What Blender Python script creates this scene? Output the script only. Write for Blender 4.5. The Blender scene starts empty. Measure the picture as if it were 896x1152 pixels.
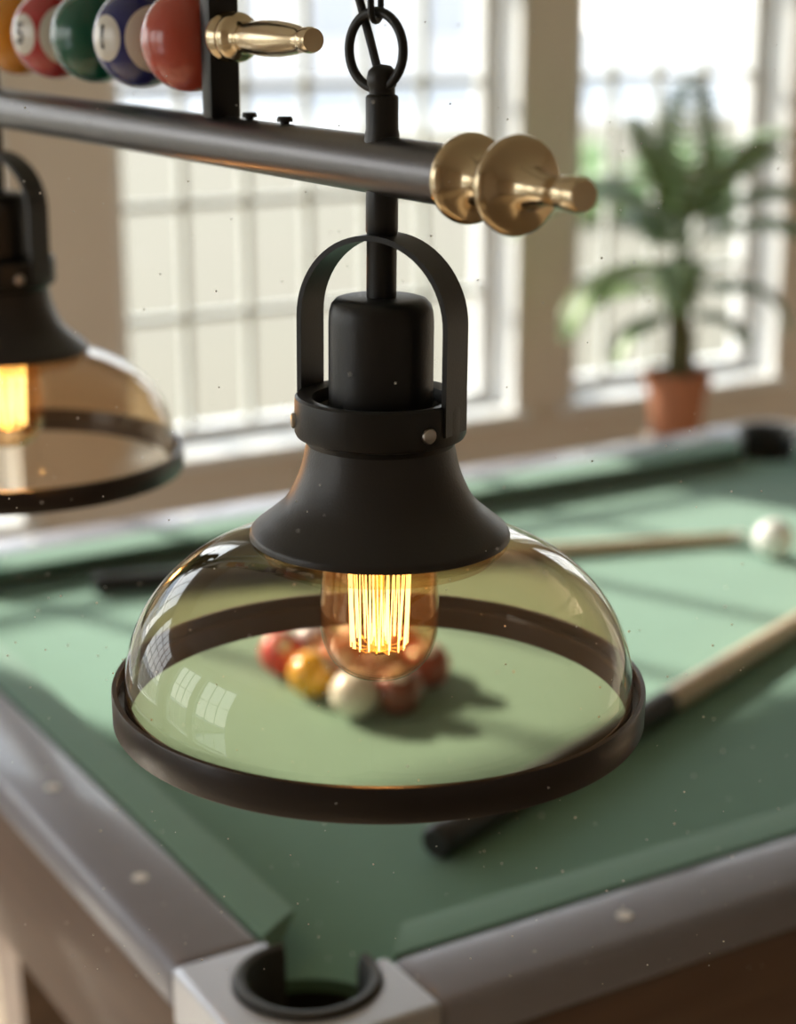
import bpy, bmesh, math, random
from mathutils import Vector, Matrix
random.seed(7)
PI = math.pi
sc = bpy.context.scene
COL = sc.collection
ROT = math.radians(31.0)                      # heading of the room and of the table
WX = Vector((math.cos(ROT), math.sin(ROT), 0))
UY = Vector((-math.sin(ROT), math.cos(ROT), 0))
CAM_Z = 1.55
CLOTH_Z = 0.78
RAIL_Z = 0.817

# ------------------------------------------------------------------ materials
def new_mat(name):
    m = bpy.data.materials.new(name); m.use_nodes = True
    nt = m.node_tree; nt.nodes.clear()
    out = nt.nodes.new('ShaderNodeOutputMaterial')
    return m, nt, out

def principled(name, color, rough=0.5, metal=0.0, noise=None, bump=None, coat=0.0, emit=None, spec=0.5, sheen=0.0, coords='Object'):
    """noise = (scale, amount, second colour or None); bump = (scale, strength, distance)"""
    m, nt, out = new_mat(name)
    b = nt.nodes.new('ShaderNodeBsdfPrincipled')
    b.inputs['Base Color'].default_value = (*color, 1)
    b.inputs['Roughness'].default_value = rough
    b.inputs['Metallic'].default_value = metal
    b.inputs['Coat Weight'].default_value = coat
    b.inputs['Specular IOR Level'].default_value = spec
    b.inputs['Sheen Weight'].default_value = sheen
    if emit:
        b.inputs['Emission Color'].default_value = (*emit[0], 1)
        b.inputs['Emission Strength'].default_value = emit[1]
    tc = nt.nodes.new('ShaderNodeTexCoord')
    if noise:
        n = nt.nodes.new('ShaderNodeTexNoise'); n.inputs['Scale'].default_value = noise[0]
        n.inputs['Detail'].default_value = 4
        nt.links.new(tc.outputs[coords], n.inputs['Vector'])
        mx = nt.nodes.new('ShaderNodeMix'); mx.data_type = 'RGBA'
        mx.inputs[6].default_value = (*color, 1)
        c2 = noise[2] if len(noise) > 2 else tuple(c * (1 - noise[1]) for c in color)
        mx.inputs[7].default_value = (*c2, 1)
        nt.links.new(n.outputs['Fac'], mx.inputs[0])
        nt.links.new(mx.outputs[2], b.inputs['Base Color'])
    if bump:
        n2 = nt.nodes.new('ShaderNodeTexNoise'); n2.inputs['Scale'].default_value = bump[0]
        nt.links.new(tc.outputs[coords], n2.inputs['Vector'])
        bp = nt.nodes.new('ShaderNodeBump'); bp.inputs['Strength'].default_value = bump[1]
        bp.inputs['Distance'].default_value = bump[2]
        nt.links.new(n2.outputs['Fac'], bp.inputs['Height'])
        nt.links.new(bp.outputs['Normal'], b.inputs['Normal'])
    nt.links.new(b.outputs[0], out.inputs[0])
    return m

def thin_glass(name, tint, grazing, ior=1.5, rough=0.0, gain=1.0, haze=None):
    """clear pane: tinted transmission that thickens at grazing angles, fresnel reflection on top"""
    m, nt, out = new_mat(name)
    tr = nt.nodes.new('ShaderNodeBsdfTransparent')
    lw = nt.nodes.new('ShaderNodeLayerWeight'); lw.inputs['Blend'].default_value = 0.25
    mx = nt.nodes.new('ShaderNodeMix'); mx.data_type = 'RGBA'
    mx.inputs[6].default_value = (*tint, 1); mx.inputs[7].default_value = (*grazing, 1)
    nt.links.new(lw.outputs['Facing'], mx.inputs[0])
    nt.links.new(mx.outputs[2], tr.inputs['Color'])
    gl = nt.nodes.new('ShaderNodeBsdfGlossy'); gl.inputs['Roughness'].default_value = rough
    fr = nt.nodes.new('ShaderNodeFresnel'); fr.inputs['IOR'].default_value = ior
    mu = nt.nodes.new('ShaderNodeMath'); mu.operation = 'MULTIPLY'; mu.inputs[1].default_value = gain; mu.use_clamp = True
    # the fresnel of a back face is that of the front face of a thin shell
    geo = nt.nodes.new('ShaderNodeNewGeometry')
    nt.links.new(fr.outputs[0], mu.inputs[0])
    sub = nt.nodes.new('ShaderNodeMath'); sub.operation = 'SUBTRACT'; sub.inputs[0].default_value = 1.0
    nt.links.new(geo.outputs['Backfacing'], sub.inputs[1])
    mu2 = nt.nodes.new('ShaderNodeMath'); mu2.operation = 'MULTIPLY'
    nt.links.new(mu.outputs[0], mu2.inputs[0]); nt.links.new(sub.outputs[0], mu2.inputs[1])
    ms = nt.nodes.new('ShaderNodeMixShader')
    nt.links.new(mu2.outputs[0], ms.inputs[0])
    body = tr
    if haze:                                                # amber translucency added to give the glass a glow near the filament
        tl = nt.nodes.new('ShaderNodeBsdfTranslucent'); tl.inputs[0].default_value = (*haze[1], 1)
        mh = nt.nodes.new('ShaderNodeMixShader'); mh.inputs[0].default_value = haze[0]
        nt.links.new(tr.outputs[0], mh.inputs[1]); nt.links.new(tl.outputs[0], mh.inputs[2]); body = mh
    nt.links.new(body.outputs[0], ms.inputs[1]); nt.links.new(gl.outputs[0], ms.inputs[2])
    nt.links.new(ms.outputs[0], out.inputs[0])
    return m

def emission(name, color, strength):
    m, nt, out = new_mat(name)
    e = nt.nodes.new('ShaderNodeEmission'); e.inputs[0].default_value = (*color, 1); e.inputs[1].default_value = strength
    nt.links.new(e.outputs[0], out.inputs[0])
    return m

def wood(name, c1, c2, scale=3.0, rough=0.45, stretch=(1, 12, 1), coat=0.1):
    m, nt, out = new_mat(name)
    b = nt.nodes.new('ShaderNodeBsdfPrincipled'); b.inputs['Roughness'].default_value = rough
    b.inputs['Coat Weight'].default_value = coat
    tc = nt.nodes.new('ShaderNodeTexCoord'); mp = nt.nodes.new('ShaderNodeMapping')
    mp.inputs['Scale'].default_value = stretch
    n = nt.nodes.new('ShaderNodeTexNoise'); n.inputs['Scale'].default_value = scale; n.inputs['Detail'].default_value = 6
    cr = nt.nodes.new('ShaderNodeValToRGB')
    cr.color_ramp.elements[0].position = 0.3; cr.color_ramp.elements[0].color = (*c1, 1)
    cr.color_ramp.elements[1].position = 0.7; cr.color_ramp.elements[1].color = (*c2, 1)
    nt.links.new(tc.outputs['Object'], mp.inputs[0]); nt.links.new(mp.outputs[0], n.inputs['Vector'])
    nt.links.new(n.outputs['Fac'], cr.inputs[0]); nt.links.new(cr.outputs[0], b.inputs['Base Color'])
    nt.links.new(b.outputs[0], out.inputs[0])
    return m

def floor_boards():
    m, nt, out = new_mat('floor_boards')
    b = nt.nodes.new('ShaderNodeBsdfPrincipled'); b.inputs['Roughness'].default_value = 0.45
    tc = nt.nodes.new('ShaderNodeTexCoord'); mp = nt.nodes.new('ShaderNodeMapping')
    br = nt.nodes.new('ShaderNodeTexBrick'); br.inputs['Scale'].default_value = 1.0
    br.inputs['Brick Width'].default_value = 1.6; br.inputs['Row Height'].default_value = 0.14
    br.inputs['Mortar Size'].default_value = 0.003
    br.inputs['Color1'].default_value = (.58, .45, .31, 1); br.inputs['Color2'].default_value = (.52, .40, .27, 1)
    br.inputs['Mortar'].default_value = (.10, .06, .04, 1)
    n = nt.nodes.new('ShaderNodeTexNoise'); n.inputs['Scale'].default_value = 6
    mp2 = nt.nodes.new('ShaderNodeMapping'); mp2.inputs['Scale'].default_value = (1, 14, 1)
    mx = nt.nodes.new('ShaderNodeMix'); mx.data_type = 'RGBA'; mx.blend_type = 'MULTIPLY'; mx.inputs[0].default_value = .35
    nt.links.new(tc.outputs['Object'], mp.inputs[0]); nt.links.new(mp.outputs[0], br.inputs['Vector'])
    nt.links.new(tc.outputs['Object'], mp2.inputs[0]); nt.links.new(mp2.outputs[0], n.inputs['Vector'])
    nt.links.new(br.outputs['Color'], mx.inputs[6]); nt.links.new(n.outputs['Fac'], mx.inputs[7])
    nt.links.new(mx.outputs[2], b.inputs['Base Color']); nt.links.new(b.outputs[0], out.inputs[0])
    return m

def spot_ball(name, color, spots=(), rough=0.12, white=(.80, .76, .68)):
    """billiard ball resin: coloured body with white discs; spots = [(unit axis, cos of half angle)]"""
    m, nt, out = new_mat(name)
    b = nt.nodes.new('ShaderNodeBsdfPrincipled'); b.inputs['Roughness'].default_value = rough
    b.inputs['Coat Weight'].default_value = .4; b.inputs['Coat Roughness'].default_value = .08
    tc = nt.nodes.new('ShaderNodeTexCoord')
    nm = nt.nodes.new('ShaderNodeVectorMath'); nm.operation = 'NORMALIZE'
    nt.links.new(tc.outputs['Object'], nm.inputs[0])
    prev = None
    for ax, c in spots:
        d = nt.nodes.new('ShaderNodeVectorMath'); d.operation = 'DOT_PRODUCT'
        d.inputs[1].default_value = Vector(ax).normalized()
        nt.links.new(nm.outputs[0], d.inputs[0])
        g = nt.nodes.new('ShaderNodeMapRange'); g.inputs['From Min'].default_value = c - .004; g.inputs['From Max'].default_value = c + .004
        nt.links.new(d.outputs['Value'], g.inputs['Value'])
        if prev is None: prev = g.outputs[0]
        else:
            mxx = nt.nodes.new('ShaderNodeMath'); mxx.operation = 'MAXIMUM'
            nt.links.new(prev, mxx.inputs[0]); nt.links.new(g.outputs[0], mxx.inputs[1]); prev = mxx.outputs[0]
    mx = nt.nodes.new('ShaderNodeMix'); mx.data_type = 'RGBA'
    mx.inputs[6].default_value = (*color, 1); mx.inputs[7].default_value = (*white, 1)
    if prev is not None: nt.links.new(prev, mx.inputs[0])
    else: mx.inputs[0].default_value = 0
    nt.links.new(mx.outputs[2], b.inputs['Base Color']); nt.links.new(b.outputs[0], out.inputs[0])
    return m

M = {}
M['black'] = principled('black_powder_coat', (.011, .0105, .010), .42, 0, bump=(900, .25, .0004))
M['cone_black'] = principled('satin_dark_metal', (.042, .039, .037), .40, .3, bump=(700, .35, .0004))
M['gunmetal'] = principled('gunmetal_tube', (.16, .155, .16), .34, .95, noise=(300, .12))
M['brass'] = principled('polished_brass', (.66, .52, .33), .2, 1.0, bump=(60, .05, .001))
M['steel'] = principled('steel_bolt', (.55, .52, .48), .3, 1.0)
M['rim'] = principled('dark_bronze_rim', (.036, .029, .027), .3, .4, bump=(600, .15, .0003))
M['amber_glass'] = thin_glass('amber_glass', (.966, .888, .785), (.76, .66, .53), 1.5, 0, 1.3)
M['bulb_glass'] = thin_glass('bulb_glass', (.99, .945, .86), (.80, .64, .44), 1.5, 0, 1.7, haze=(.0055, (1, .60, .24)))
M['pane'] = thin_glass('window_pane', (.97, .98, .97), (.9, .92, .9), 1.45, 0, .8)
M['filament'] = emission('hot_filament', (1.0, .76, .34), 6)
M['mount'] = principled('gold_mount', (.85, .55, .22), .25, .9)
M['cloth'] = principled('green_baize', (.116, .260, .178), .95, 0, noise=(35, .10), bump=(1600, .2, .0005), sheen=.35, spec=.2)
M['rail'] = principled('grey_rail_laminate', (.25, .25, .295), .36, 0, noise=(40, .15), coat=.35)
M['casting'] = principled('brushed_casting', (.52, .53, .57), .38, .75, bump=(300, .1, .0005))
M['liner'] = principled('pocket_rubber', (.035, .038, .037), .55)
M['pocket'] = principled('pocket_net', (.006, .008, .006), .9)
M['apron'] = wood('brown_apron_wood', (.13, .078, .052), (.18, .11, .072), 4, .5, (1, 1, 9))
M['sight'] = principled('pearl_sight', (.82, .80, .76), .3)
M['wall'] = principled('beige_plaster', (.80, .72, .635), .9, 0, noise=(3, .06), bump=(90, .15, .002))
M['reveal'] = principled('white_window_paint', (.80, .79, .77), .45)
M['muntin'] = principled('muntin_paint', (.55, .55, .50), .5)
M['ceiling'] = principled('ceiling_white', (.76, .74, .71), .9)
M['floor'] = floor_boards()
M['cue_wood'] = wood('maple_cue', (.60, .46, .30), (.68, .53, .36), 6, .3, (20, 1, 20), .4)
M['cue_butt'] = principled('black_cue_wrap', (.018, .016, .015), .4)
M['ferrule'] = principled('cue_ferrule', (.85, .82, .74), .3)
M['terracotta'] = principled('terracotta', (.52, .21, .11), .8, noise=(20, .15))
M['soil'] = principled('potting_soil', (.05, .035, .025), .95, bump=(120, .6, .004))
M['leaf'] = principled('palm_leaf', (.13, .21, .10), .45, noise=(12, .3, (.19, .27, .11)))
M['leaf_pale'] = principled('young_leaf', (.22, .32, .09), .45, noise=(12, .3, (.15, .24, .08)))
M['bark'] = principled('palm_bark', (.16, .16, .07), .85, noise=(60, .5), bump=(80, .6, .004))
M['lawn'] = principled('dry_lawn', (.150, .124, .088), .95, noise=(.6, .1, (.138, .122, .080)))
M['hedge'] = principled('hedge_leaf', (.13, .20, .08), .8, noise=(5, .4, (.22, .28, .12)))
M['house'] = principled('pale_render', (.60, .58, .57), .9, noise=(2, .05))
M['roof'] = principled('grey_slate', (.5, .5, .51), .8)
M['dark_pane'] = principled('house_window', (.42, .42, .43), .5)
M['paving'] = principled('pale_paving', (.36, .35, .34), .9, noise=(1.5, .06))
M['stand'] = wood('plant_stand_wood', (.30, .19, .11), (.36, .24, .15), 5)
M['dust'] = principled('dust_mote', (.9, .88, .84), .6)
M['ink'] = principled('ball_number_ink', (.03, .03, .035), .3)
M['cord'] = principled('black_cord', (.03, .03, .03), .5)

# ------------------------------------------------------------------ mesh helpers
def link(name, bm, mat, parent=None, smooth=True, loc=None, rotz=0, auto=40):
    bmesh.ops.recalc_face_normals(bm, faces=bm.faces)
    me = bpy.data.meshes.new(name); bm.to_mesh(me); bm.free()
    o = bpy.data.objects.new(name, me); COL.objects.link(o)
    if mat: me.materials.append(M[mat] if isinstance(mat, str) else mat)
    if smooth:
        for p in me.polygons: p.use_smooth = True
        me.set_sharp_from_angle(angle=math.radians(auto))
    if parent is not None: o.parent = parent
    if loc is not None: o.location = loc
    o.rotation_euler = (0, 0, rotz)
    return o

def box(bm, x0, x1, y0, y1, z0, z1, bevel=0, seg=2):
    vs = [bm.verts.new((x, y, z)) for x in (x0, x1) for y in (y0, y1) for z in (z0, z1)]
    fs = [bm.faces.new([vs[i] for i in f]) for f in
          ((0, 1, 3, 2), (4, 6, 7, 5), (0, 4, 5, 1), (2, 3, 7, 6), (0, 2, 6, 4), (1, 5, 7, 3))]
    if bevel:
        es = list({e for f in fs for e in f.edges})
        bmesh.ops.bevel(bm, geom=es, offset=bevel, segments=seg, profile=.5, affect='EDGES')

def lathe(bm, prof, seg=64, mat=None, closed=False):
    """prof = [(r, h)] about z; mat maps the result"""
    mat = mat or Matrix.Identity(4)
    rings = []
    for r, h in prof:
        if r < 1e-6:
            rings.append([bm.verts.new(mat @ Vector((0, 0, h)))])
        else:
            rings.append([bm.verts.new(mat @ Vector((r * math.cos(2 * PI * k / seg), r * math.sin(2 * PI * k / seg), h))) for k in range(seg)])
    pairs = list(zip(rings, rings[1:]))
    if closed: pairs.append((rings[-1], rings[0]))
    for a, b in pairs:
        for k in range(seg):
            k2 = (k + 1) % seg
            if len(a) == 1 and len(b) == 1: continue
            if len(a) == 1: bm.faces.new((a[0], b[k], b[k2]))
            elif len(b) == 1: bm.faces.new((a[k], b[0], a[k2]))
            else: bm.faces.new((a[k], b[k], b[k2], a[k2]))

def smooth_prof(pts, n=8):
    """Catmull-Rom through profile points"""
    out = []
    P = [pts[0]] + list(pts) + [pts[-1]]
    for i in range(1, len(P) - 2):
        p0, p1, p2, p3 = P[i - 1], P[i], P[i + 1], P[i + 2]
        for k in range(n):
            t = k / n
            out.append(tuple(.5 * (2 * p1[j] + (p2[j] - p0[j]) * t + (2 * p0[j] - 5 * p1[j] + 4 * p2[j] - p3[j]) * t * t
                                   + (3 * p1[j] - p0[j] - 3 * p2[j] + p3[j]) * t ** 3) for j in range(len(p1))))
    out.append(tuple(pts[-1]))
    return out

def tube(bm, pts, r, seg=12, closed=False, caps=True):
    pts = [Vector(p) for p in pts]
    n = len(pts); rings = []
    rs = r if isinstance(r, (list, tuple)) else [r] * n
    prev = None
    for i, p in enumerate(pts):
        if closed: d = (pts[(i + 1) % n] - pts[i - 1]).normalized()
        else: d = (pts[min(i + 1, n - 1)] - pts[max(i - 1, 0)]).normalized()
        if prev is None:
            a = Vector((0, 0, 1)) if abs(d.z) < .9 else Vector((1, 0, 0))
            x = d.cross(a).normalized()
        else:
            x = (prev - d * prev.dot(d)).normalized()
        prev = x; y = d.cross(x)
        rings.append([bm.verts.new(p + (x * math.cos(2 * PI * k / seg) + y * math.sin(2 * PI * k / seg)) * rs[i]) for k in range(seg)])
    m = n if closed else n - 1
    for i in range(m):
        a, b = rings[i], rings[(i + 1) % n]
        for k in range(seg):
            bm.faces.new((a[k], a[(k + 1) % seg], b[(k + 1) % seg], b[k]))
    if caps and not closed:
        bm.faces.new(rings[0]); bm.faces.new(rings[-1])

def empty(name, loc, rotz=0, **props):
    o = bpy.data.objects.new(name, None); COL.objects.link(o)
    o.location = loc; o.rotation_euler = (0, 0, rotz); o.empty_display_size = .05
    tag(o, **props)
    return o

def tag(o, label=None, cat=None, group=None, kind=None):
    if label: o['label'] = label
    if cat: o['category'] = cat
    if group: o['group'] = group
    if kind: o['kind'] = kind
    return o

def copy_tree(o, parent=None):
    c = o.copy(); COL.objects.link(c); c.parent = parent
    for ch in list(o.children): copy_tree(ch, c)
    return c

def room(s, t, z=0):
    v = WX * s + UY * t
    return Vector((v.x, v.y, z))

# ------------------------------------------------------------------ the room
S0, S1, T0, T1, CEIL = -2.3, 5.0, -3.4, 3.62, 2.75
TH = .17                                                     # wall thickness = depth of the window reveals

def wall(name, s_or_t, lo, hi, openings, axis, side):
    """axis 's': runs along s at t = s_or_t; axis 't': runs along t at s = s_or_t; side = +1/-1 outward"""
    bm = bmesh.new()
    a, b = sorted((s_or_t, s_or_t + side * TH))
    def piece(l, h, z0, z1):
        if h - l < 1e-4: return
        if axis == 's': box(bm, l, h, a, b, z0, z1)
        else: box(bm, a, b, l, h, z0, z1)
    x = lo
    for (o0, o1, z0, z1) in openings:
        piece(x, o0, 0, CEIL)
        piece(o0, o1, 0, z0)
        piece(o0, o1, z1, CEIL)
        x = o1
    piece(x, hi, 0, CEIL)
    return tag(link(name, bm, 'wall', smooth=False, rotz=ROT), kind='structure')

WN = [0]
def window(pos, o0, o1, z0, z1, axis, side, cols, rows, zrows=None):
    """white lined reveal, glazing bars and pane filling one opening"""
    WN[0] += 1
    inner, outer = pos, pos + side * TH
    def bx(bm, l, h, d0, d1, zz0, zz1, bev=0):
        d0, d1 = sorted((d0, d1))
        if axis == 's': box(bm, l, h, d0, d1, zz0, zz1, bev)
        else: box(bm, d0, d1, l, h, zz0, zz1, bev)
    L = .012
    bm = bmesh.new()                                        # the lining of the reveal
    e = -side * .006
    bx(bm, o0 - .001, o0 + L, inner + e, outer, z0, z1)
    bx(bm, o1 - L, o1 + .001, inner + e, outer, z0, z1)
    bx(bm, o0 + L, o1 - L, inner + e, outer, z1 - L, z1 + .001)
    w = link('window_%d' % WN[0], bm, 'reveal', smooth=False, rotz=ROT); tag(w, kind='structure')
    bm = bmesh.new()                                        # the sill board, a little proud of the wall
    bx(bm, o0 - .03, o1 + .03, inner - side * .035, inner - side * .0005, z0 - .012, z0 + .018, .004)
    bx(bm, o0, o1, inner - side * .0004, outer, z0 - .001, z0 + .018)
    link('window_sill', bm, 'reveal', w)
    fr = .035; g = outer - side * .045
    bm = bmesh.new()
    a0, a1, b0, b1 = o0 + L, o1 - L, z0 + .018, z1 - L
    bx(bm, a0, a0 + fr, g - .02, g + .02, b0, b1); bx(bm, a1 - fr, a1, g - .02, g + .02, b0, b1)
    bx(bm, a0 + fr, a1 - fr, g - .02, g + .02, b0, b0 + fr); bx(bm, a0 + fr, a1 - fr, g - .02, g + .02, b1 - fr, b1)
    link('window_frame', bm, 'reveal', w)
    bm = bmesh.new(); mw = .0085
    for k in range(1, cols):
        c = a0 + fr + (a1 - a0 - 2 * fr) * k / cols
        bx(bm, c - mw, c + mw, g - .012, g + .012, b0 + fr, b1 - fr)
    for k in range(1, rows):
        c = b0 + fr + (b1 - b0 - 2 * fr) * k / rows
        bx(bm, a0 + fr, a1 - fr, g - .0125, g + .0125, c - mw, c + mw)
    link('glazing_bars', bm, 'muntin', w, smooth=False)
    bm = bmesh.new()
    bx(bm, a0 + fr * .5, a1 - fr * .5, g - .002, g + .002, b0 + fr * .5, b1 - fr * .5)
    link('window_glass', bm, 'pane', w, smooth=False)
    # sky portal in the opening (daylight sampling only)
    l = bpy.data.lights.new('window_portal', 'AREA'); l.shape = 'RECTANGLE'; l.size = o1 - o0; l.size_y = z1 - z0
    l.cycles.is_portal = True
    po = bpy.data.objects.new('window_portal', l); COL.objects.link(po)
    cz = (z0 + z1) / 2; cc = (o0 + o1) / 2; d = outer + side * .02
    if axis == 's': po.location = room(cc, d, cz); n = UY * -side
    else: po.location = room(d, cc, cz); n = WX * -side
    po.rotation_euler = n.to_track_quat('-Z', 'Y').to_euler()
    return w

bm = bmesh.new(); box(bm, S0 - TH, S1 + TH, T0 - TH, T1 + TH, -.05, 0)
tag(link('floor', bm, 'floor', smooth=False, rotz=ROT), kind='structure')
bm = bmesh.new(); box(bm, S0 - TH, S1 + TH, T0 - TH, T1 + TH, CEIL, CEIL + .05)
tag(link('ceiling', bm, 'ceiling', smooth=False, rotz=ROT), kind='structure')

SILL, HEAD = .535, 2.18
back = [(-1.95, -.52, SILL, HEAD), (-.26, 1.225, .44, HEAD), (1.469, 2.527, SILL, HEAD), (2.692, 3.40, SILL, HEAD), (3.60, 4.70, SILL, HEAD)]
left = [(1.1, 2.1, .35, 2.4), (2.3, 3.35, .35, 2.4)]
right = []
rear = []
wall('wall_back', T1, S0 - TH, S1 + TH, back, 's', 1)
wall('wall_left', S0, T0, T1, left, 't', -1)
wall('wall_right', S1, T0, T1, right, 't', 1)
wall('wall_rear', T0, S0 - TH, S1 + TH, rear, 's', -1)
for (a, b, c, d), n in zip(back, (6, 5, 6, 4, 6)): window(T1, a, b, c, d, 's', 1, n, 4 if n == 5 else 6)
for a, b, c, d in left: window(S0, a, b, c, d, 't', -1, 3, 3)
for a, b, c, d in right: window(S1, a, b, c, d, 't', 1, 3, 3)
for a, b, c, d in rear: window(T0, a, b, c, d, 's', -1, 4, 3)
bm = bmesh.new(); box(bm, S0, S1, T1 - .014, T1 - .0005, 0, .11, .003)
tag(link('baseboard_back', bm, 'reveal', rotz=ROT), kind='structure')

# ------------------------------------------------------------------ outdoors
bm = bmesh.new(); box(bm, -30, 30, T1 + TH + .02, 21, -.35, -.12)
tag(link('lawn', bm, 'lawn', smooth=False, rotz=ROT), kind='structure')
bm = bmesh.new(); box(bm, -60, 80, -40, 90, -.6, -.36); box(bm, -60, 80, 21, 90, -.36, -.13)
tag(link('ground', bm, 'paving', smooth=False, rotz=ROT), kind='structure')

def shrub_row(name, s0, s1, t, w, h, label, group=None):
    bm = bmesh.new()
    rnd = random.Random(name + str(s0))
    n = int((s1 - s0) * 26)
    for k in range(n):
        x = rnd.uniform(s0, s1); y = t + rnd.uniform(-w, w) / 2; z = rnd.uniform(.05, h)
        r = rnd.uniform(.16, .3)
        mt = Matrix.Translation((x, y, z - .12)) @ Matrix.Rotation(rnd.uniform(0, 6), 4, 'Z') @ Matrix.Diagonal((1, 1, rnd.uniform(.7, 1), 1))
        g = bmesh.ops.create_icosphere(bm, subdivisions=2, radius=r, matrix=mt)
        for v in g['verts']:
            v.co += Vector((rnd.uniform(-1, 1), rnd.uniform(-1, 1), rnd.uniform(-1, 1))) * r * .16
    o = link(name, bm, 'hedge', smooth=False, rotz=ROT)
    return tag(o, label, 'hedge', group)
shrub_row('hedge', 8.35, 9.6, 11.2, .6, .42, 'low clipped green hedge on the lawn beyond the right window')

def house(s0, s1, t0, t1, h, label, ridge=2.0, roofmat='roof'):
    e = empty('house', room((s0 + s1) / 2, (t0 + t1) / 2, -.13), ROT, label=label, cat='house')
    hx, hy = (s1 - s0) / 2, (t1 - t0) / 2
    bm = bmesh.new(); box(bm, -hx, hx, -hy, hy, 0, h)
    link('house_wall', bm, 'house', e, smooth=False)
    bm = bmesh.new()
    v = [bm.verts.new(p) for p in ((-hx - .4, -hy - .4, h), (hx + .4, -hy - .4, h), (hx + .4, hy + .4, h), (-hx - .4, hy + .4, h), (-hx - .4, 0, h + ridge), (hx + .4, 0, h + ridge))]
    for f in ((0, 1, 5, 4), (2, 3, 4, 5), (0, 4, 3), (1, 2, 5), (3, 2, 1, 0)): bm.faces.new([v[i] for i in f])
    link('roof', bm, roofmat, e, smooth=False)
    k = max(2, int((s1 - s0) / 2.4))
    for i in range(k):
        c = -hx + (i + .5) * 2 * hx / k
        bm = bmesh.new(); box(bm, c - .5, c + .5, -hy - .04, -hy + .02, 1.0, 2.3)
        link('window', bm, 'dark_pane', e, smooth=False)
    return e
house(-3, 6.5, 29, 35, 3.4, 'pale rendered house with slate roof across the lawn, left window view')
house(11.0, 21, 31, 38, 3.6, 'wide pale house behind the hedge, seen through the right window')

# ------------------------------------------------------------------ pool table
TL, TW = 1.564, 1.191                                       # pocket to pocket along s and t
table = empty('pool_table', (-.070, 1.227, 0), ROT, label='pool table with green baize, grey rails and silver corner pockets', cat='pool table')
TO = Vector((-.070, 1.227, 0))
def tpt(s, t, z): return TO + room(s, t, z)
R_P = .066
# bed with the four pocket mouths cut out
bm = bmesh.new()
pts = []
def corner_arc(cx, cy, a0, a1, r, n=14):
    return [(cx + r * math.cos(a0 + (a1 - a0) * k / n), cy + r * math.sin(a0 + (a1 - a0) * k / n)) for k in range(n + 1)]
e_ = .004
pts += corner_arc(0, 0, PI / 2, 0, R_P)
pts += corner_arc(TL, 0, PI, PI / 2, R_P)
pts += corner_arc(TL, TW, 3 * PI / 2, PI, R_P)
pts += corner_arc(0, TW, 0, -PI / 2, R_P)
def prism(bm, pts, z0, z1):
    lo = [bm.verts.new((x, y, z0)) for x, y in pts]; hi = [bm.verts.new((x, y, z1)) for x, y in pts]
    bm.faces.new(lo[::-1]); bm.faces.new(hi)
    for k in range(len(pts)):
        j = (k + 1) % len(pts); bm.faces.new((lo[k], lo[j], hi[j], hi[k]))
prism(bm, pts, CLOTH_Z - .012, CLOTH_Z)
link('baize_bed', bm, 'cloth', table, smooth=False)
# cushions: nose over the bed, back against the rail, ends cut on the skew for the pockets
def cushion(p0, p1, nrm, name='cushion'):
    """p0 -> p1 along the rail line, nrm points into the table"""
    d = Vector((p1[0] - p0[0], p1[1] - p0[1])); L = d.length; d.normalize(); n = Vector(nrm)
    prof = [(-.001, CLOTH_Z - .002), (.014, CLOTH_Z + .001), (.044, CLOTH_Z + .0255), (.050, CLOTH_Z + .0285), (.048, CLOTH_Z + .032), (.036, CLOTH_Z + .0345), (.012, CLOTH_Z + .037), (-.001, CLOTH_Z + .0375)]
    bm = bmesh.new(); rings = []
    g = .078
    for end in (0, 1):
        rg = []
        for (q, z) in prof:
            cut = g + max(q, 0) * .75
            x = cut if end == 0 else L - cut
            p = Vector(p0) + d * x + n * q
            rg.append(bm.verts.new((p.x, p.y, z)))
        rings.append(rg)
    m = len(prof)
    for k in range(m):
        j = (k + 1) % m; bm.faces.new((rings[0][k], rings[0][j], rings[1][j], rings[1][k]))
    bm.faces.new(rings[0]); bm.faces.new(rings[1][::-1])
    link(name, bm, 'cloth', table, auto=35)
cushion((0, 0), (TL, 0), (0, 1)); cushion((0, TW), (TL, TW), (0, -1))
cushion((0, 0), (0, TW), (1, 0)); cushion((TL, 0), (TL, TW), (-1, 0))
# wooden rails between the castings
RW = .082; CG = .072
def rail(x0, x1, y0, y1):
    bm = bmesh.new(); box(bm, x0, x1, y0, y1, RAIL_Z - .045, RAIL_Z, .011, 3)
    return link('rail', bm, 'rail', table)
rails = [rail(-RW, 0, CG, TW - CG), rail(TL, TL + RW, CG, TW - CG), rail(CG, TL - CG, -RW, 0), rail(CG, TL - CG, TW, TW + RW)]
for rl, spots_ in zip(rails, ([(-.045, y) for y in (.225, .44, .655, .87, 1.04)], [(TL + .045, y) for y in (.2, .45, .7, .95)],
                              [(x, -.045) for x in (.275, .70, 1.12)], [(x, TW + .045) for x in (.22, .46, .70, .95, 1.2, 1.4)])):
    for x, y in spots_:
        bm = bmesh.new(); lathe(bm, [(0, RAIL_Z + .0012), (.006, RAIL_Z + .0012), (.0068, RAIL_Z + .0004), (.0068, RAIL_Z - .002)], 24, Matrix.Translation((x, y, 0)))
        link('rail_sight', bm, 'sight', rl)
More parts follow.
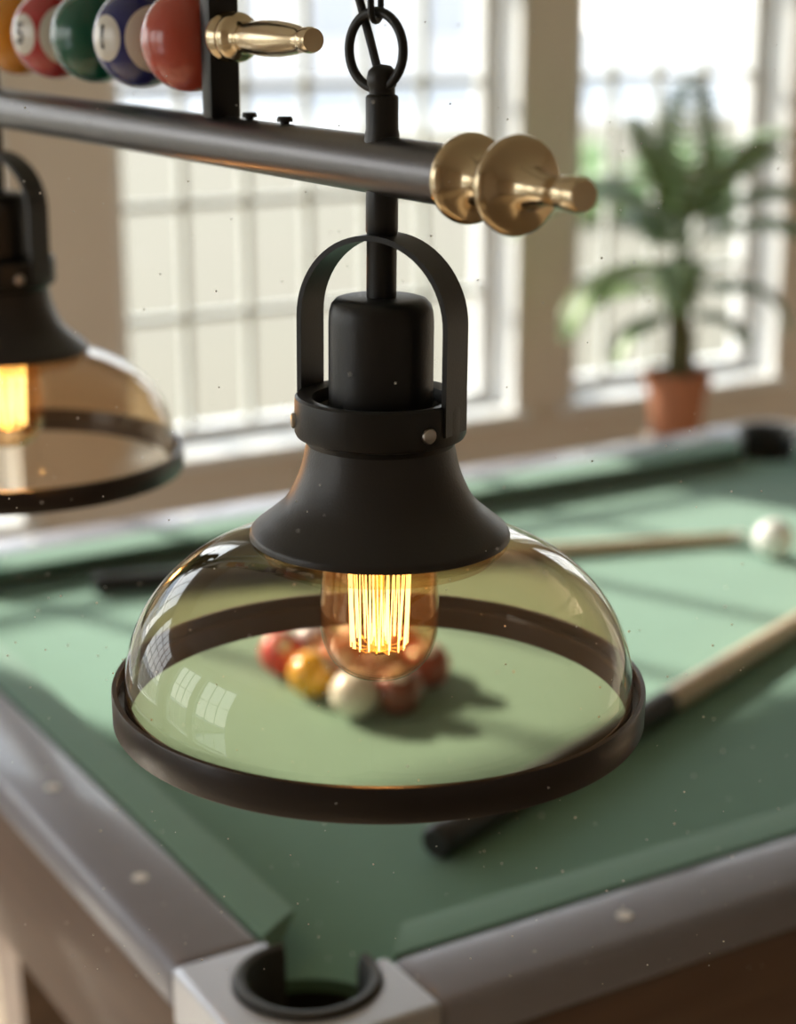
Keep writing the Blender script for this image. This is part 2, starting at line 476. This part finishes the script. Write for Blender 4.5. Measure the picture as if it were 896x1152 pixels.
# castings, liners, pocket cups: one set modelled for corner (0,0), mirrored to the others
for (cx, cy, fx, fy) in ((0, 0, 1, 1), (TL, 0, -1, 1), (TL, TW, -1, -1), (0, TW, 1, -1)):
    base = [(CG, 0)] + corner_arc(0, 0, 0, -1.5 * PI, .056, 36) + [(0, CG), (-RW - .002, CG)]
    base += corner_arc(-RW - .002 + .05, -RW - .002 + .05, PI, 1.5 * PI, .05, 10) + [(CG, -RW - .002)]
    bm = bmesh.new(); prism(bm, [(cx + fx * x, cy + fy * y) for x, y in base], RAIL_Z - .05, RAIL_Z + .0015)
    cst = link('corner_casting', bm, 'casting', table, auto=30)
    bv = cst.modifiers.new('edge', 'BEVEL'); bv.width = .005; bv.segments = 3; bv.limit_method = 'ANGLE'; bv.angle_limit = math.radians(60)
    bm = bmesh.new(); n = 40; rings = []
    for k in range(n + 1):
        a = .10 - (1.5 * PI + .20) * k / n
        rg = []
        for (r, z) in ((.0565, RAIL_Z - .04), (.0575, RAIL_Z + .004), (.0545, RAIL_Z + .0065), (.0495, RAIL_Z + .005), (.047, RAIL_Z - .004), (.047, RAIL_Z - .12), (.050, RAIL_Z - .12)):
            rg.append(bm.verts.new((cx + fx * r * math.cos(a), cy + fy * r * math.sin(a), z)))
        rings.append(rg)
    for a, b in zip(rings, rings[1:]):
        for k in range(7):
            j = (k + 1) % 7; bm.faces.new((a[k], a[j], b[j], b[k]))
    bm.faces.new(rings[0]); bm.faces.new(rings[-1][::-1])
    link('pocket_liner', bm, 'liner', table, auto=50)
    bm = bmesh.new()
    lathe(bm, [(.0635, CLOTH_Z - .0124), (.0810, CLOTH_Z - .0124), (.0810, CLOTH_Z - .0145), (.0665, CLOTH_Z - .0145), (.062, CLOTH_Z - .09), (.04, CLOTH_Z - .15), (0, CLOTH_Z - .155), (0, CLOTH_Z - .150), (.036, CLOTH_Z - .146), (.057, CLOTH_Z - .09), (.0635, CLOTH_Z - .0124)], 40, Matrix.Translation((cx, cy, 0)), closed=False)
    link('pocket_cup', bm, 'pocket', table)
# apron: four boards, set in a little under the rails
AH = .16
def apron(x0, x1, y0, y1):
    bm = bmesh.new(); box(bm, x0, x1, y0, y1, RAIL_Z - .045 - AH, RAIL_Z - .0455, .006, 2)
    link('apron', bm, 'apron', table)
o_ = RW - .008
apron(-o_, -o_ + .03, -o_, TW + o_); apron(TL + o_ - .03, TL + o_, -o_, TW + o_)
apron(-o_ + .03, TL + o_ - .03, -o_, -o_ + .03); apron(-o_ + .03, TL + o_ - .03, TW + o_ - .03, TW + o_)
for x, y in ((.14, .14), (TL - .14, .14), (.14, TW - .14), (TL - .14, TW - .14)):
    bm = bmesh.new()
    vs = []
    for z, h in ((CLOTH_Z - .14, .065), (.04, .045), (0, .045)):
        vs.append([bm.verts.new((x + a * h, y + b * h, z)) for a, b in ((-1, -1), (1, -1), (1, 1), (-1, 1))])
    for a, b in zip(vs, vs[1:]):
        for k in range(4): bm.faces.new((a[k], a[(k + 1) % 4], b[(k + 1) % 4], b[k]))
    bm.faces.new(vs[0]); bm.faces.new(vs[-1])
    lg = link('leg', bm, 'apron', table, smooth=False)
bm = bmesh.new(); box(bm, .09, TL - .09, .09, TW - .09, CLOTH_Z - .07, CLOTH_Z - .0125)
link('slate_support', bm, 'apron', table, smooth=False)

# ------------------------------------------------------------------ cues
def cue(name, p_butt, p_tip, r_butt, r_tip, butt_len, label):
    a, b = Vector(p_butt), Vector(p_tip); d = b - a; L = d.length
    yaw = math.atan2(d.y, d.x); pitch = math.atan2(d.z, math.hypot(d.x, d.y))
    root = empty(name, a, 0, label=label, cat='cue', group='pool cues lying on the table'); root.rotation_euler = (0, -pitch, yaw)
    X = Matrix.Rotation(PI / 2, 4, 'Y')
    def rr(x): return r_butt + (r_tip - r_butt) * x / L
    bm = bmesh.new(); lathe(bm, [(0, 0), (rr(0) * .8, 0), (rr(0) * .98, .004), (rr(.02), .02), (rr(butt_len), butt_len)], 32, X)
    link('butt', bm, 'cue_butt', root)
    bm = bmesh.new(); lathe(bm, [(rr(butt_len), butt_len), (rr(L - .025), L - .025)], 32, X)
    link('shaft', bm, 'cue_wood', root)
    bm = bmesh.new(); lathe(bm, [(rr(L), L - .025), (rr(L), L - .008), (rr(L) * .95, L - .004), (0, L)], 24, X)
    link('tip', bm, 'ferrule', root)
    return root
def on_cloth(px, py, drop):
    """world point `drop` below the camera on the sight line of that spot of the reference frame"""
    p = math.atan2(576, 2000); c, s = math.cos(p), math.sin(p)
    v = py - 576; fwd = 2000 * c - v * s; dn = 2000 * s + v * c
    return Vector(((px - 448) * drop / dn, fwd * drop / dn, CAM_Z - drop))
pb = Vector((.034, 1.501, CLOTH_Z + .0178)); pd = Vector((.606, .795, 0)).normalized()
cue('pool_cue', pb, pb + pd * 1.38 - Vector((0, 0, .0076)), .0175, .0100, .44, 'nearer pool cue with black butt lying under the near lamp towards the right rail')
p1 = Vector((-.410, 2.275, CLOTH_Z + .0135)); p2 = Vector((.515, 2.515, CLOTH_Z + .0085))
cue('pool_cue', p1, p2, .0135, .0085, .30, 'farther pool cue with black butt lying along the far rail, tip by the cue ball')

# ------------------------------------------------------------------ balls
def number_mesh(ch, size, R):
    cu = bpy.data.curves.new('n', 'FONT'); cu.body = ch; cu.align_x = 'CENTER'; cu.align_y = 'CENTER'; cu.size = size
    cu.extrude = 0; cu.offset = size * .02
    to = bpy.data.objects.new('n', cu); COL.objects.link(to)
    dg = bpy.context.evaluated_depsgraph_get(); me = bpy.data.meshes.new_from_object(to.evaluated_get(dg))
    bpy.data.objects.remove(to)
    bm = bmesh.new(); bm.from_mesh(me)
    bmesh.ops.triangulate(bm, faces=bm.faces)
    bmesh.ops.subdivide_edges(bm, edges=[e for e in bm.edges if e.calc_length() > size * .12], cuts=3)
    ext = bmesh.ops.extrude_face_region(bm, geom=list(bm.faces))
    top = {v for v in ext['geom'] if isinstance(v, bmesh.types.BMVert)}
    for v in bm.verts:
        h = .00025 if v in top else -.0002
        q = Vector((v.co.x, v.co.y, math.sqrt(max(R * R - v.co.x ** 2 - v.co.y ** 2, 1e-9)))).normalized()
        v.co = q * (R + h)
    return bm

def ball(name, loc, R, color, label, group, spots=(), numbers=(), cat='ball', rough=.12, white=(.80, .76, .68)):
    bm = bmesh.new(); bmesh.ops.create_uvsphere(bm, u_segments=48, v_segments=28, radius=R)
    o = link(name, bm, spot_ball(name + '_resin', color, spots, rough, white), loc=loc); tag(o, label, cat, group)
    for (ch, axis, spin, size) in numbers:
        nb = link('number', number_mesh(ch, size, R), 'ink', o, smooth=False)
        q = Vector(axis).to_track_quat('Z', 'Y')
        nb.rotation_euler = (q.to_matrix().to_4x4() @ Matrix.Rotation(spin, 4, 'Z')).to_euler()
    return o

BR = .0275
RED, YEL, ORG, WHT, BRN, BLU, GRN = (.58, .045, .03), (.80, .42, .03), (.80, .22, .04), (.82, .79, .72), (.22, .06, .035), (.03, .035, .20), (.0, .11, .06)
rack = [
    ((318, 735), RED, 'red ball at the left tip of the cluster on the baize', ((.2, -1, .9), .93)),
    ((351, 758), YEL, 'amber yellow ball in the cluster, between the red and the front white ball', ((.9, -.3, .6), .93)),
    ((399, 781), WHT, 'cream white ball, frontmost of the cluster on the baize', None),
    ((356, 722), (.62, .62, .74), 'pale lilac ball behind the red and yellow balls', None),
    ((383, 744), ORG, 'orange ball beside the yellow ball, seen through the left of the bulb', ((.3, -1, .5), .93)),
    ((404, 722), (.70, .50, .44), 'pinkish ball in the back row of the cluster, behind the bulb', None),
    ((432, 752), BRN, 'dark brown ball in the cluster directly under the bulb', ((0, -.5, 1), .93)),
    ((452, 728), ORG, 'orange ball in the back row of the cluster, behind the right of the bulb', None),
    ((481, 748), (.38, .08, .045), 'brick red ball at the right end of the cluster', ((0, -.5, 1), .93)),
    ((449, 777), BRN, 'dark brown ball right of the front white ball', ((0, -.5, 1), .93)),
]
for (px, c, lab, sp) in rack:
    P = on_cloth(px[0], px[1], CAM_Z - (CLOTH_Z + BR))
    ball('billiard_ball', P, BR, c, lab, 'balls in the cluster on the baize', [sp] if sp else [])
P = on_cloth(871, 606, CAM_Z - (CLOTH_Z + BR * 1.05))
ball('cue_ball', P, BR * 1.05, (.86, .85, .80), 'white cue ball alone on the baize at the right', None)

# ------------------------------------------------------------------ light bar over the table
AX = Vector((-.008, .9135, CAM_Z - .0805))                   # crossing of the near lamp's axis and the bar
bar = empty('light_bar', AX, ROT, label='dark metal tube light bar with brass finials hanging over the pool table', cat='light bar')
def along(prof_r, seg=64, dz=0):
    """profile [(r, t)] about the bar's own direction"""
    bm = bmesh.new(); lathe(bm, prof_r, seg, Matrix.Translation((0, 0, dz)) @ Matrix.Rotation(-PI / 2, 4, 'X'))
    return bm
link('bar_tube', along([(0, -.078), (.0148, -.078), (.0148, 1.36), (0, 1.36)], 72), 'gunmetal', bar, auto=60)
fin = [(0, -.076), (.016, -.076), (.0198, -.0775), (.0210, -.0785), (.0214, -.0810), (.0210, -.0835), (.0185, -.0855), (.0125, -.0885), (.0105, -.0950), (.0105, -.103),
       (.0108, -.1115), (.0130, -.1150), (.0205, -.1170), (.0224, -.1180), (.0229, -.1200), (.0224, -.1222), (.0195, -.1238), (.0120, -.1262), (.0090, -.1320), (.0072, -.140),
       (.0068, -.146), (.0068, -.152), (.0078, -.155), (.0080, -.163), (.0078, -.1685), (.0068, -.1705), (0, -.1710)]
link('large_finial', along(fin), 'brass', bar, auto=50)
ROD = .0600                                                  # the ball rod's height over the bar's axis
link('ball_rod', along([(0, .178), (.0035, .178), (.0035, .86), (0, .86)], 20, ROD), 'black', bar)
f2 = [(0, .1790), (.0120, .1790), (.0142, .1765), (.0142, .1725), (.0118, .1700), (.0112, .1680), (.0136, .1660), (.0140, .1615), (.0126, .1580), (.0098, .1560), (.0086, .1530),
      (.0086, .1495), (.0092, .1400), (.0100, .1280), (.0098, .1120), (.0084, .0960), (.0070, .0860), (.0064, .0820), (.0068, .0800), (.0070, .0745), (.0062, .0715), (0, .0710)]
link('small_finial', along(f2, 48, ROD), 'brass', bar, auto=50)
for t_ in (.187, .842):
    bm = bmesh.new(); box(bm, -.0095, .0095, t_ - .0065, t_ + .0065, .0135, .16, .0012)
    link('upright_post', bm, 'black', bar)
bm = bmesh.new(); box(bm, -.0095, .0095, .1805, .8485, .1605, .172, .002)
link('top_strip', bm, 'black', bar)
for t_ in (.150, .106):
    bm = bmesh.new(); lathe(bm, [(.0026, .0135), (.0026, .0158), (.0044, .0158), (.0046, .0172), (.0038, .0186), (0, .0188)], 20, Matrix.Translation((0, t_, 0)))
    link('screw', bm, 'black', bar)
STEMS = (0, .61)
for t_ in STEMS:
    bm = bmesh.new()                                        # hanger stem with its drilled eye cap
    lathe(bm, [(.0095, .008), (.0088, .0155), (.0083, .018), (.0083, .0335), (.0078, .0345), (.0066, .0352), (.0066, .0385), (.0074, .0395), (.0077, .043), (.0070, .0465), (.0045, .049), (0, .0498)], 40, Matrix.Translation((0, t_, 0)))
    link('hanger_stem', bm, 'black', bar, auto=50)

# ring, chain and cord above the near stem
ring_c = AX + Vector((-.0030, 0, .0565))
ch = empty('hanging_chain', ring_c, 0, label='black ring and chain holding the light bar at its near stem', cat='chain')
def loop(bm, cz, rx, rz, yaw, r, tilt=0, n=56, dx=0):
    pts = []
    for k in range(n):
        a = 2 * PI * k / n
        v = Vector((rx * math.cos(a), 0, rz * math.sin(a)))
        v = Matrix.Rotation(tilt, 3, 'X') @ v; v = Matrix.Rotation(yaw, 3, 'Z') @ v
        pts.append(v + Vector((dx, 0, cz)))
    tube(bm, pts, r, 14, closed=True)
bm = bmesh.new(); loop(bm, 0, .0172, .0185, math.radians(-38), .00245)
link('hanging_ring', bm, 'black', ch)
cz = .0185 + .0145 - .0025
yaw = 62
for k in range(40):
    bm = bmesh.new()
    pts = []
    hw, hl = .0052, .0165
    for q in range(40):
        a = 2 * PI * q / 40
        x = hw * math.cos(a); z = hw * math.sin(a) + (hl - hw) * (1 if math.sin(a) > 0 else -1)
        pts.append(Matrix.Rotation(math.radians(yaw), 3, 'Z') @ Vector((x, 0, z)) + Vector((0, 0, cz)))
    tube(bm, pts, .0017, 10, closed=True)
    link('chain_link', bm, 'black', ch)
    cz += 2 * hl - .0036; yaw += 84
    if cz + ring_c.z > CEIL - .02: break
bm = bmesh.new(); lathe(bm, [(0, CEIL - ring_c.z - .001), (.055, CEIL - ring_c.z - .001), (.055, CEIL - ring_c.z - .012), (.03, CEIL - ring_c.z - .022), (.004, CEIL - ring_c.z - .03), (0, CEIL - ring_c.z - .03)], 40)
link('ceiling_plate', bm, 'black', ch)
cdp = smooth_prof([(AX.x - .0005, AX.y + .002, AX.z + .040), (AX.x - .0035, AX.y + .006, AX.z + .052), (AX.x - .0105, AX.y + .010, AX.z + .078), (AX.x - .020, AX.y + .012, AX.z + .112),
                   (AX.x - .024, AX.y + .010, AX.z + .16), (AX.x - .010, AX.y + .012, AX.z + .30), (AX.x - .012, AX.y + .010, AX.z + .7), (AX.x - .010, AX.y + .008, CEIL - .012)], 10)
bm = bmesh.new(); tube(bm, cdp, .0022, 12)
tag(link('power_cord', bm, 'cord'), 'thin black power cord running up beside the chain from the near stem', 'cord')

# balls threaded on the rod
BD = .0305
lspot = (-.62, -.62, -.05)
deco = [
    (RED, 'plain red decorative ball next to the upright post', (), (), (.55, .085, .05)),
    (BLU, 'blue decorative ball marked 1 on the light bar rod', 1, '1', (.022, .028, .17)),
    (GRN, 'dark green decorative ball on the rod, between the blue and the red one', 0, None, (.004, .10, .055)),
    (RED, 'red decorative ball marked 5 on the light bar rod', 1, '5', (.50, .04, .04)),
    (YEL, 'golden orange decorative ball at the left edge of the photo', 0, None, (.75, .30, .02)),
    (WHT, 'ivory decorative ball beyond the golden orange one on the rod', 0, None, (.75, .72, .62)),
]
for k, (_, lab, kind, ch_, col) in enumerate(deco):
    t_ = .2265 + .0765 * k
    P = AX + UY * t_ + Vector((0, 0, ROD - .003))
    sp = []
    if kind in (1, 2): sp.append((tuple(-UY), .74))
    nums = ()
    if kind == 1:
        ax = Vector((-.70, -.71, .02)).normalized()
        sp.append((tuple(ax), .885))
        nums = ((ch_, tuple(ax), 0.0, .020),)
    ball('decorative_ball', P, BD, col, lab, 'billiard balls threaded on the light bar', sp, nums, rough=.22)

# ------------------------------------------------------------------ pendant lamps
def pendant(label):
    root = empty('pendant_lamp', AX, 0, label=label, cat='lamp', group='glass pendant lamps under the light bar')
    bm = bmesh.new(); lathe(bm, [(.0081, -.0125), (.0083, -.016), (.0083, -.0332), (.0078, -.0340), (.0078, -.0700)], 40)
    link('stem', bm, 'black', root)
    # yoke: flat strap bent over the socket cup
    bm = bmesh.new(); RO = .0452; th = .0028; hw = .0112; zc = -.0343 - RO
    path = []
    for k in range(5): path.append((RO, -.134 + (zc + .134) * k / 5, (1, 0)))
    for k in range(33):
        a = PI * k / 32; path.append((RO * math.cos(a), zc + RO * math.sin(a), (math.cos(a), math.sin(a))))
    for k in range(1, 6): path.append((-RO, zc + (-.134 - zc) * k / 5, (-1, 0)))
    rings = []
    Rz = Matrix.Rotation(math.radians(-30), 3, 'Z')
    for x, z, n in path:
        rings.append([bm.verts.new(Rz @ Vector((x - n[0] * q, y, z - n[1] * q))) for q, y in ((0, -hw), (0, hw), (th, hw), (th, -hw))])
    for a, b in zip(rings, rings[1:]):
        for k in range(4): bm.faces.new((a[k], a[(k + 1) % 4], b[(k + 1) % 4], b[k]))
    bm.faces.new(rings[0]); bm.faces.new(rings[-1])
    yk = link('yoke', bm, 'black', root, auto=30)
    bm = bmesh.new(); lathe(bm, [(0, -.0668), (.0200, -.0668), (.0236, -.0678), (.0260, -.0705), (.0271, -.0745), (.0275, -.080), (.0275, -.139), (0, -.139)], 72)
    link('socket_cup', bm, 'black', root, auto=50)
    bm = bmesh.new(); lathe(bm, [(.0400, -.1185), (.0440, -.1180), (.0452, -.1192), (.0454, -.122), (.0454, -.1375), (.0445, -.1395), (.0405, -.1410), (.0398, -.1425), (.0390, -.1445), (.0300, -.1450), (.0300, -.128), (.0335, -.1270), (.0352, -.1262), (.0362, -.1195)], 80, closed=True)
    cr = link('collar_ring', bm, 'black', root, auto=40)
    for deg in (-57, -57 - 116, 63):
        a = math.radians(deg)
        bm = bmesh.new()
        mt = Matrix.Rotation(a, 4, 'Z') @ Matrix.Translation((.0452, 0, -.1315)) @ Matrix.Rotation(PI / 2, 4, 'Y')
        lathe(bm, [(.0040, -.001), (.0042, .0010), (.0036, .0019), (.0024, .0022), (0, .0022)], 20, mt)
        link('bolt', bm, 'steel', root)
    co = smooth_prof([(.0392, -.1440), (.0400, -.1480), (.0418, -.1560), (.0455, -.1660), (.0512, -.1760), (.0600, -.1840), (.0675, -.1900), (.0694, -.1922), (.0698, -.1950)], 5)
    inn = [(r - .0016, h + .0003) for r, h in reversed(co)]
    bm = bmesh.new(); lathe(bm, co + [(.0690, -.1956)] + inn, 96, closed=True)
    link('metal_shade', bm, 'cone_black', root, auto=60)
    # glass dome, a shell 2.4 mm thick
    do = smooth_prof([(.1384, -.2834), (.1385, -.2740), (.1369, -.2610), (.1328, -.2475), (.1255, -.2340), (.1145, -.2210), (.1005, -.2100), (.0840, -.2018), (.0670, -.1962), (.0560, -.1940)], 6)
    inn = []
    for i, (r, h) in enumerate(do):
        a = do[max(i - 1, 0)]; b = do[min(i + 1, len(do) - 1)]
        d = Vector((b[0] - a[0], b[1] - a[1])).normalized()
        inn.append((r - d.y * .0024, h + d.x * .0024))
    inn = [(r, h) for r, h in inn]
    bm = bmesh.new(); lathe(bm, do + inn[::-1], 128, closed=True)
    link('glass_dome', bm, 'amber_glass', root, auto=70)
    bm = bmesh.new(); lathe(bm, [(.0555, -.1965), (.0600, -.1985), (.0625, -.2020), (.0620, -.2055), (.0600, -.2060), (.0585, -.2020)], 96, closed=True)
    link('glass_neck', bm, 'amber_glass', root, auto=60)
    bm = bmesh.new(); lathe(bm, [(.1446, -.2952), (.1453, -.2942), (.1455, -.2775), (.1451, -.2764), (.1428, -.2762), (.1423, -.2768), (.1422, -.2835), (.1388, -.2836), (.1376, -.2810), (.1362, -.2812), (.1360, -.2947), (.1368, -.2954)], 160, closed=True)
    link('rim_band', bm, 'rim', root, auto=35)
    # bulb
    bp = smooth_prof([(.0165, -.1700), (.0190, -.1850), (.0255, -.1980), (.0300, -.2130), (.0322, -.2300), (.0326, -.2420), (.0309, -.2540), (.0262, -.2648), (.0185, -.2720), (.0092, -.2752), (0, -.2760)], 6)
    bi = []
    for i, (r, h) in enumerate(bp):
        bi.append((max(r - .0010, 0), h + (.0010 if h < -.25 else 0)))
    bm = bmesh.new(); lathe(bm, bp + bi[::-1][1:-1] + [(.0155, -.1700)], 72)
    link('bulb_envelope', bm, 'bulb_glass', root, auto=80)
    bm = bmesh.new(); lathe(bm, [(0, -.139), (.0195, -.139), (.0195, -.178), (.0172, -.181), (0, -.181)], 48)
    link('bulb_holder', bm, 'black', root)
    # filament cage
    bm = bmesh.new(); rf = random.Random(3); zt, zb = -.196, -.2590
    n = 34
    for k in range(n):
        a = 2 * PI * k / n; b = a + PI / n * (1 if k % 2 else -1) * .85
        r1 = .0176; r2 = .0148 + rf.uniform(-.0006, .001)
        p = (r1 * math.cos(a), r1 * math.sin(a), zt); q = (r2 * math.cos(b), r2 * math.sin(b), zb + rf.uniform(0, .003))
        tube(bm, [p, q], .00036, 6)
    for k in range(7):
        a = 2 * PI * k / 7 + .3
        tube(bm, [(.006 * math.cos(a), .006 * math.sin(a), zt), (.0045 * math.cos(a + .4), .0045 * math.sin(a + .4), zb + .002)], .00036, 6)
    link('filament', bm, 'filament', root)
    bm = bmesh.new()
    lathe(bm, [(0, -.181), (.010, -.181), (.0115, -.186), (.0185, -.190), (.0190, -.194), (.0050, -.1945), (.0028, -.200), (.0022, -.252), (.0040, -.2575), (.0065, -.2600), (.0040, -.2625), (0, -.2632)], 32)
    for k in range(11):
        a = 2 * PI * k / 11
        tube(bm, [(.0055 * math.cos(a), .0055 * math.sin(a), -.2600), (.011 * math.cos(a), .011 * math.sin(a), -.2600), (.0155 * math.cos(a), .0155 * math.sin(a), -.2570)], .0005, 6)
    link('filament_mount', bm, 'mount', root)
    l = bpy.data.lights.new('bulb_light', 'POINT'); l.energy = 1.1; l.color = (1, .55, .22); l.shadow_soft_size = .014
    lo = bpy.data.objects.new('bulb_light', l); COL.objects.link(lo); lo.parent = root; lo.location = (0, 0, -.228)
    root.rotation_euler = (0, math.radians(.5), 0)
    return root
lamp1 = pendant('nearest pendant lamp in focus, amber glass dome with dark rim and glowing bulb')
lamp2 = copy_tree(lamp1)
lamp2.location = AX + UY * STEMS[1]
lamp2['label'] = 'farther blurred pendant lamp at the left edge, amber glass dome with lit bulb'

# ------------------------------------------------------------------ plant by the window
PP = Vector((.670, 4.184, 0))
st = empty('plant_stand', PP, ROT, label='low wooden plant stand under the terracotta pot by the window', cat='plant stand'); st.scale = (1, 1, .5420 / .488)
bm = bmesh.new(); lathe(bm, [(0, .465), (.071, .465), (.076, .47), (.076, .483), (.071, .488), (0, .488)], 48); link('stand_top', bm, 'stand', st)
for k in range(3):
    a = 2 * PI * k / 3
    bm = bmesh.new(); tube(bm, [(.055 * math.cos(a), .055 * math.sin(a), .467), (.10 * math.cos(a), .10 * math.sin(a), 0)], .012, 12); link('leg', bm, 'stand', st)
pl = empty('potted_palm', PP + Vector((0, 0, .5425)), 0, label='potted palm in a terracotta pot in front of the right window', cat='potted plant')
bm = bmesh.new(); lathe(bm, [(0, 0), (.058, 0), (.062, .004), (.076, .125), (.084, .127), (.086, .131), (.086, .160), (.082, .164), (.077, .160), (.074, .140), (.058, .01), (0, .008)], 48)
link('pot', bm, 'terracotta', pl, auto=40)
bm = bmesh.new(); lathe(bm, [(0, .148), (.03, .150), (.0755, .142), (.0745, .135), (0, .135)], 32); link('soil', bm, 'soil', pl)
bm = bmesh.new()
tube(bm, smooth_prof([(0, 0, .14), (.004, 0, .24), (-.006, .004, .34), (.004, 0, .46)], 5), [.036 - .014 * k / 15 for k in range(16)], 14)
link('trunk', bm, 'bark', pl); pl.scale = (.951,) * 3
def frond(bm, base, az, elev, L, droop, wl, width):
    """arched frond with leaflets along both sides"""
    pts = []; p = Vector(base); n = 16
    for k in range(n + 1):
        pts.append(p.copy())
        e = elev - droop * (k / n) ** 1.3
        p = p + Vector((math.cos(e) * math.cos(az), math.cos(e) * math.sin(az), math.sin(e))) * (L / n)
    tube(bm, pts, [.0035 * (1 - .7 * k / n) for k in range(n + 1)], 6)
    for k in range(3, n + 1):
        d = (pts[k] - pts[k - 1]).normalized(); side = Vector((-math.sin(az), math.cos(az), 0))
        ll = wl * math.sin(PI * (.12 + .83 * (k / n))) + .02
        for sgn in (-1, 1):
            dirv = (side * sgn * .8 + d * .75 + Vector((0, 0, -.25))).normalized()
            up = dirv.cross(d).normalized(); wv = dirv.cross(up).normalized() * width
            a = pts[k]; m = a + dirv * ll * .5 + Vector((0, 0, -.004)); t = a + dirv * ll + Vector((0, 0, -.18 * ll))
            v = [bm.verts.new(a - wv * .3), bm.verts.new(a + wv * .3), bm.verts.new(m + wv), bm.verts.new(t), bm.verts.new(m - wv), bm.verts.new(m - up * .003)]
            bm.faces.new((v[0], v[1], v[2], v[5])); bm.faces.new((v[5], v[2], v[3])); bm.faces.new((v[0], v[5], v[4])); bm.faces.new((v[4], v[5], v[3]))
D = math.radians
fr_list = [  # base height, azimuth (0 = right of the picture), elevation, length, droop, leaflet, pale
    (.46, 80, 84, .46, 45, .10, 0), (.46, -60, 76, .50, 80, .10, 0), (.45, 10, 62, .56, 150, .10, 0), (.45, 185, 58, .52, 120, .10, 0),
    (.44, 150, 68, .42, 100, .10, 0), (.44, -20, 48, .50, 130, .10, 0), (.40, 210, 28, .42, 110, .09, 1), (.38, -100, 45, .40, 110, .09, 0),
    (.36, 165, 20, .30, 100, .08, 1), (.34, 5, 35, .34, 120, .08, 0), (.30, 195, 15, .22, 110, .07, 1), (.28, 20, 30, .22, 110, .07, 0), (.42, 110, 56, .34, 90, .09, 0),
    (.47, 130, 82, .36, 50, .09, 0), (.47, 30, 74, .42, 90, .09, 0)]
for (h, az, el, L, dr, wl, pale) in fr_list:
    bm = bmesh.new(); frond(bm, (0, 0, h), D(az), D(el), L, D(dr), wl * 1.1, .0135)
    f = link('frond', bm, 'leaf_pale' if pale else 'leaf', pl, smooth=False)
    if pale: f['label'] = 'yellow green young frond'

# ------------------------------------------------------------------ dust in the air
bm = bmesh.new(); rd = random.Random(11)
for k in range(430):
    y = rd.uniform(.70, 1.25) if k % 3 else rd.uniform(.80, 1.0)
    px = rd.uniform(-.24, .24) * y; pz = CAM_Z - .29 * y + rd.uniform(-.31, .28) * y
    r = rd.choice((.0003, .0004, .0005, .0006)) * (y / .9)
    bmesh.ops.create_icosphere(bm, subdivisions=1, radius=r, matrix=Matrix.Translation((px, y, pz)))
tag(link('dust_motes', bm, 'dust'), 'tiny pale dust specks floating in the air around the near lamp', 'dust', kind='stuff')

# ------------------------------------------------------------------ light
w = bpy.data.worlds.new('sky'); sc.world = w; w.use_nodes = True
nt = w.node_tree; nt.nodes.clear()
out = nt.nodes.new('ShaderNodeOutputWorld'); bg = nt.nodes.new('ShaderNodeBackground')
tc = nt.nodes.new('ShaderNodeTexCoord'); sx = nt.nodes.new('ShaderNodeSeparateXYZ'); cr = nt.nodes.new('ShaderNodeValToRGB')
cr.color_ramp.elements[0].position = 0; cr.color_ramp.elements[0].color = (1.0, .97, .93, 1)
cr.color_ramp.elements[1].position = .8; cr.color_ramp.elements[1].color = (.66, .80, 1.0, 1)
nt.links.new(tc.outputs['Generated'], sx.inputs[0]); nt.links.new(sx.outputs['Z'], cr.inputs[0]); nt.links.new(cr.outputs[0], bg.inputs[0])
bg.inputs[1].default_value = 3.8
nt.links.new(bg.outputs[0], out.inputs[0])
sl = bpy.data.lights.new('sun', 'SUN'); sl.energy = 9.5; sl.angle = math.radians(1.2); sl.color = (1, .93, .82)
so = bpy.data.objects.new('sun', sl); COL.objects.link(so)
el = math.radians(28)
sd = Vector((-.81 * math.cos(el), .586 * math.cos(el), math.sin(el)))
so.rotation_euler = sd.to_track_quat('Z', 'Y').to_euler()

# ------------------------------------------------------------------ camera
cd = bpy.data.cameras.new('camera'); cam = bpy.data.objects.new('camera', cd); COL.objects.link(cam)
cam.location = (0, 0, CAM_Z); cam.rotation_euler = (PI / 2 - math.atan2(576, 2000), 0, 0)
cd.sensor_fit = 'VERTICAL'; cd.sensor_height = 24; cd.sensor_width = 24 * 896 / 1152
cd.lens = 24 * 2000 / 1152; cd.clip_start = .02; cd.clip_end = 300
cd.dof.use_dof = True; cd.dof.focus_distance = .925; cd.dof.aperture_fstop = 3.0
sc.camera = cam
vs = sc.view_settings; vs.view_transform = 'Standard'; vs.look = 'None'; vs.gamma = 1; vs.exposure = .12; vs.use_curve_mapping = False
cy = sc.cycles
cy.transparent_max_bounces = 24; cy.max_bounces = 10; cy.diffuse_bounces = 5; cy.glossy_bounces = 5; cy.sample_clamp_indirect = 6
cy.caustics_reflective = False; cy.caustics_refractive = False
cy.use_denoising = True
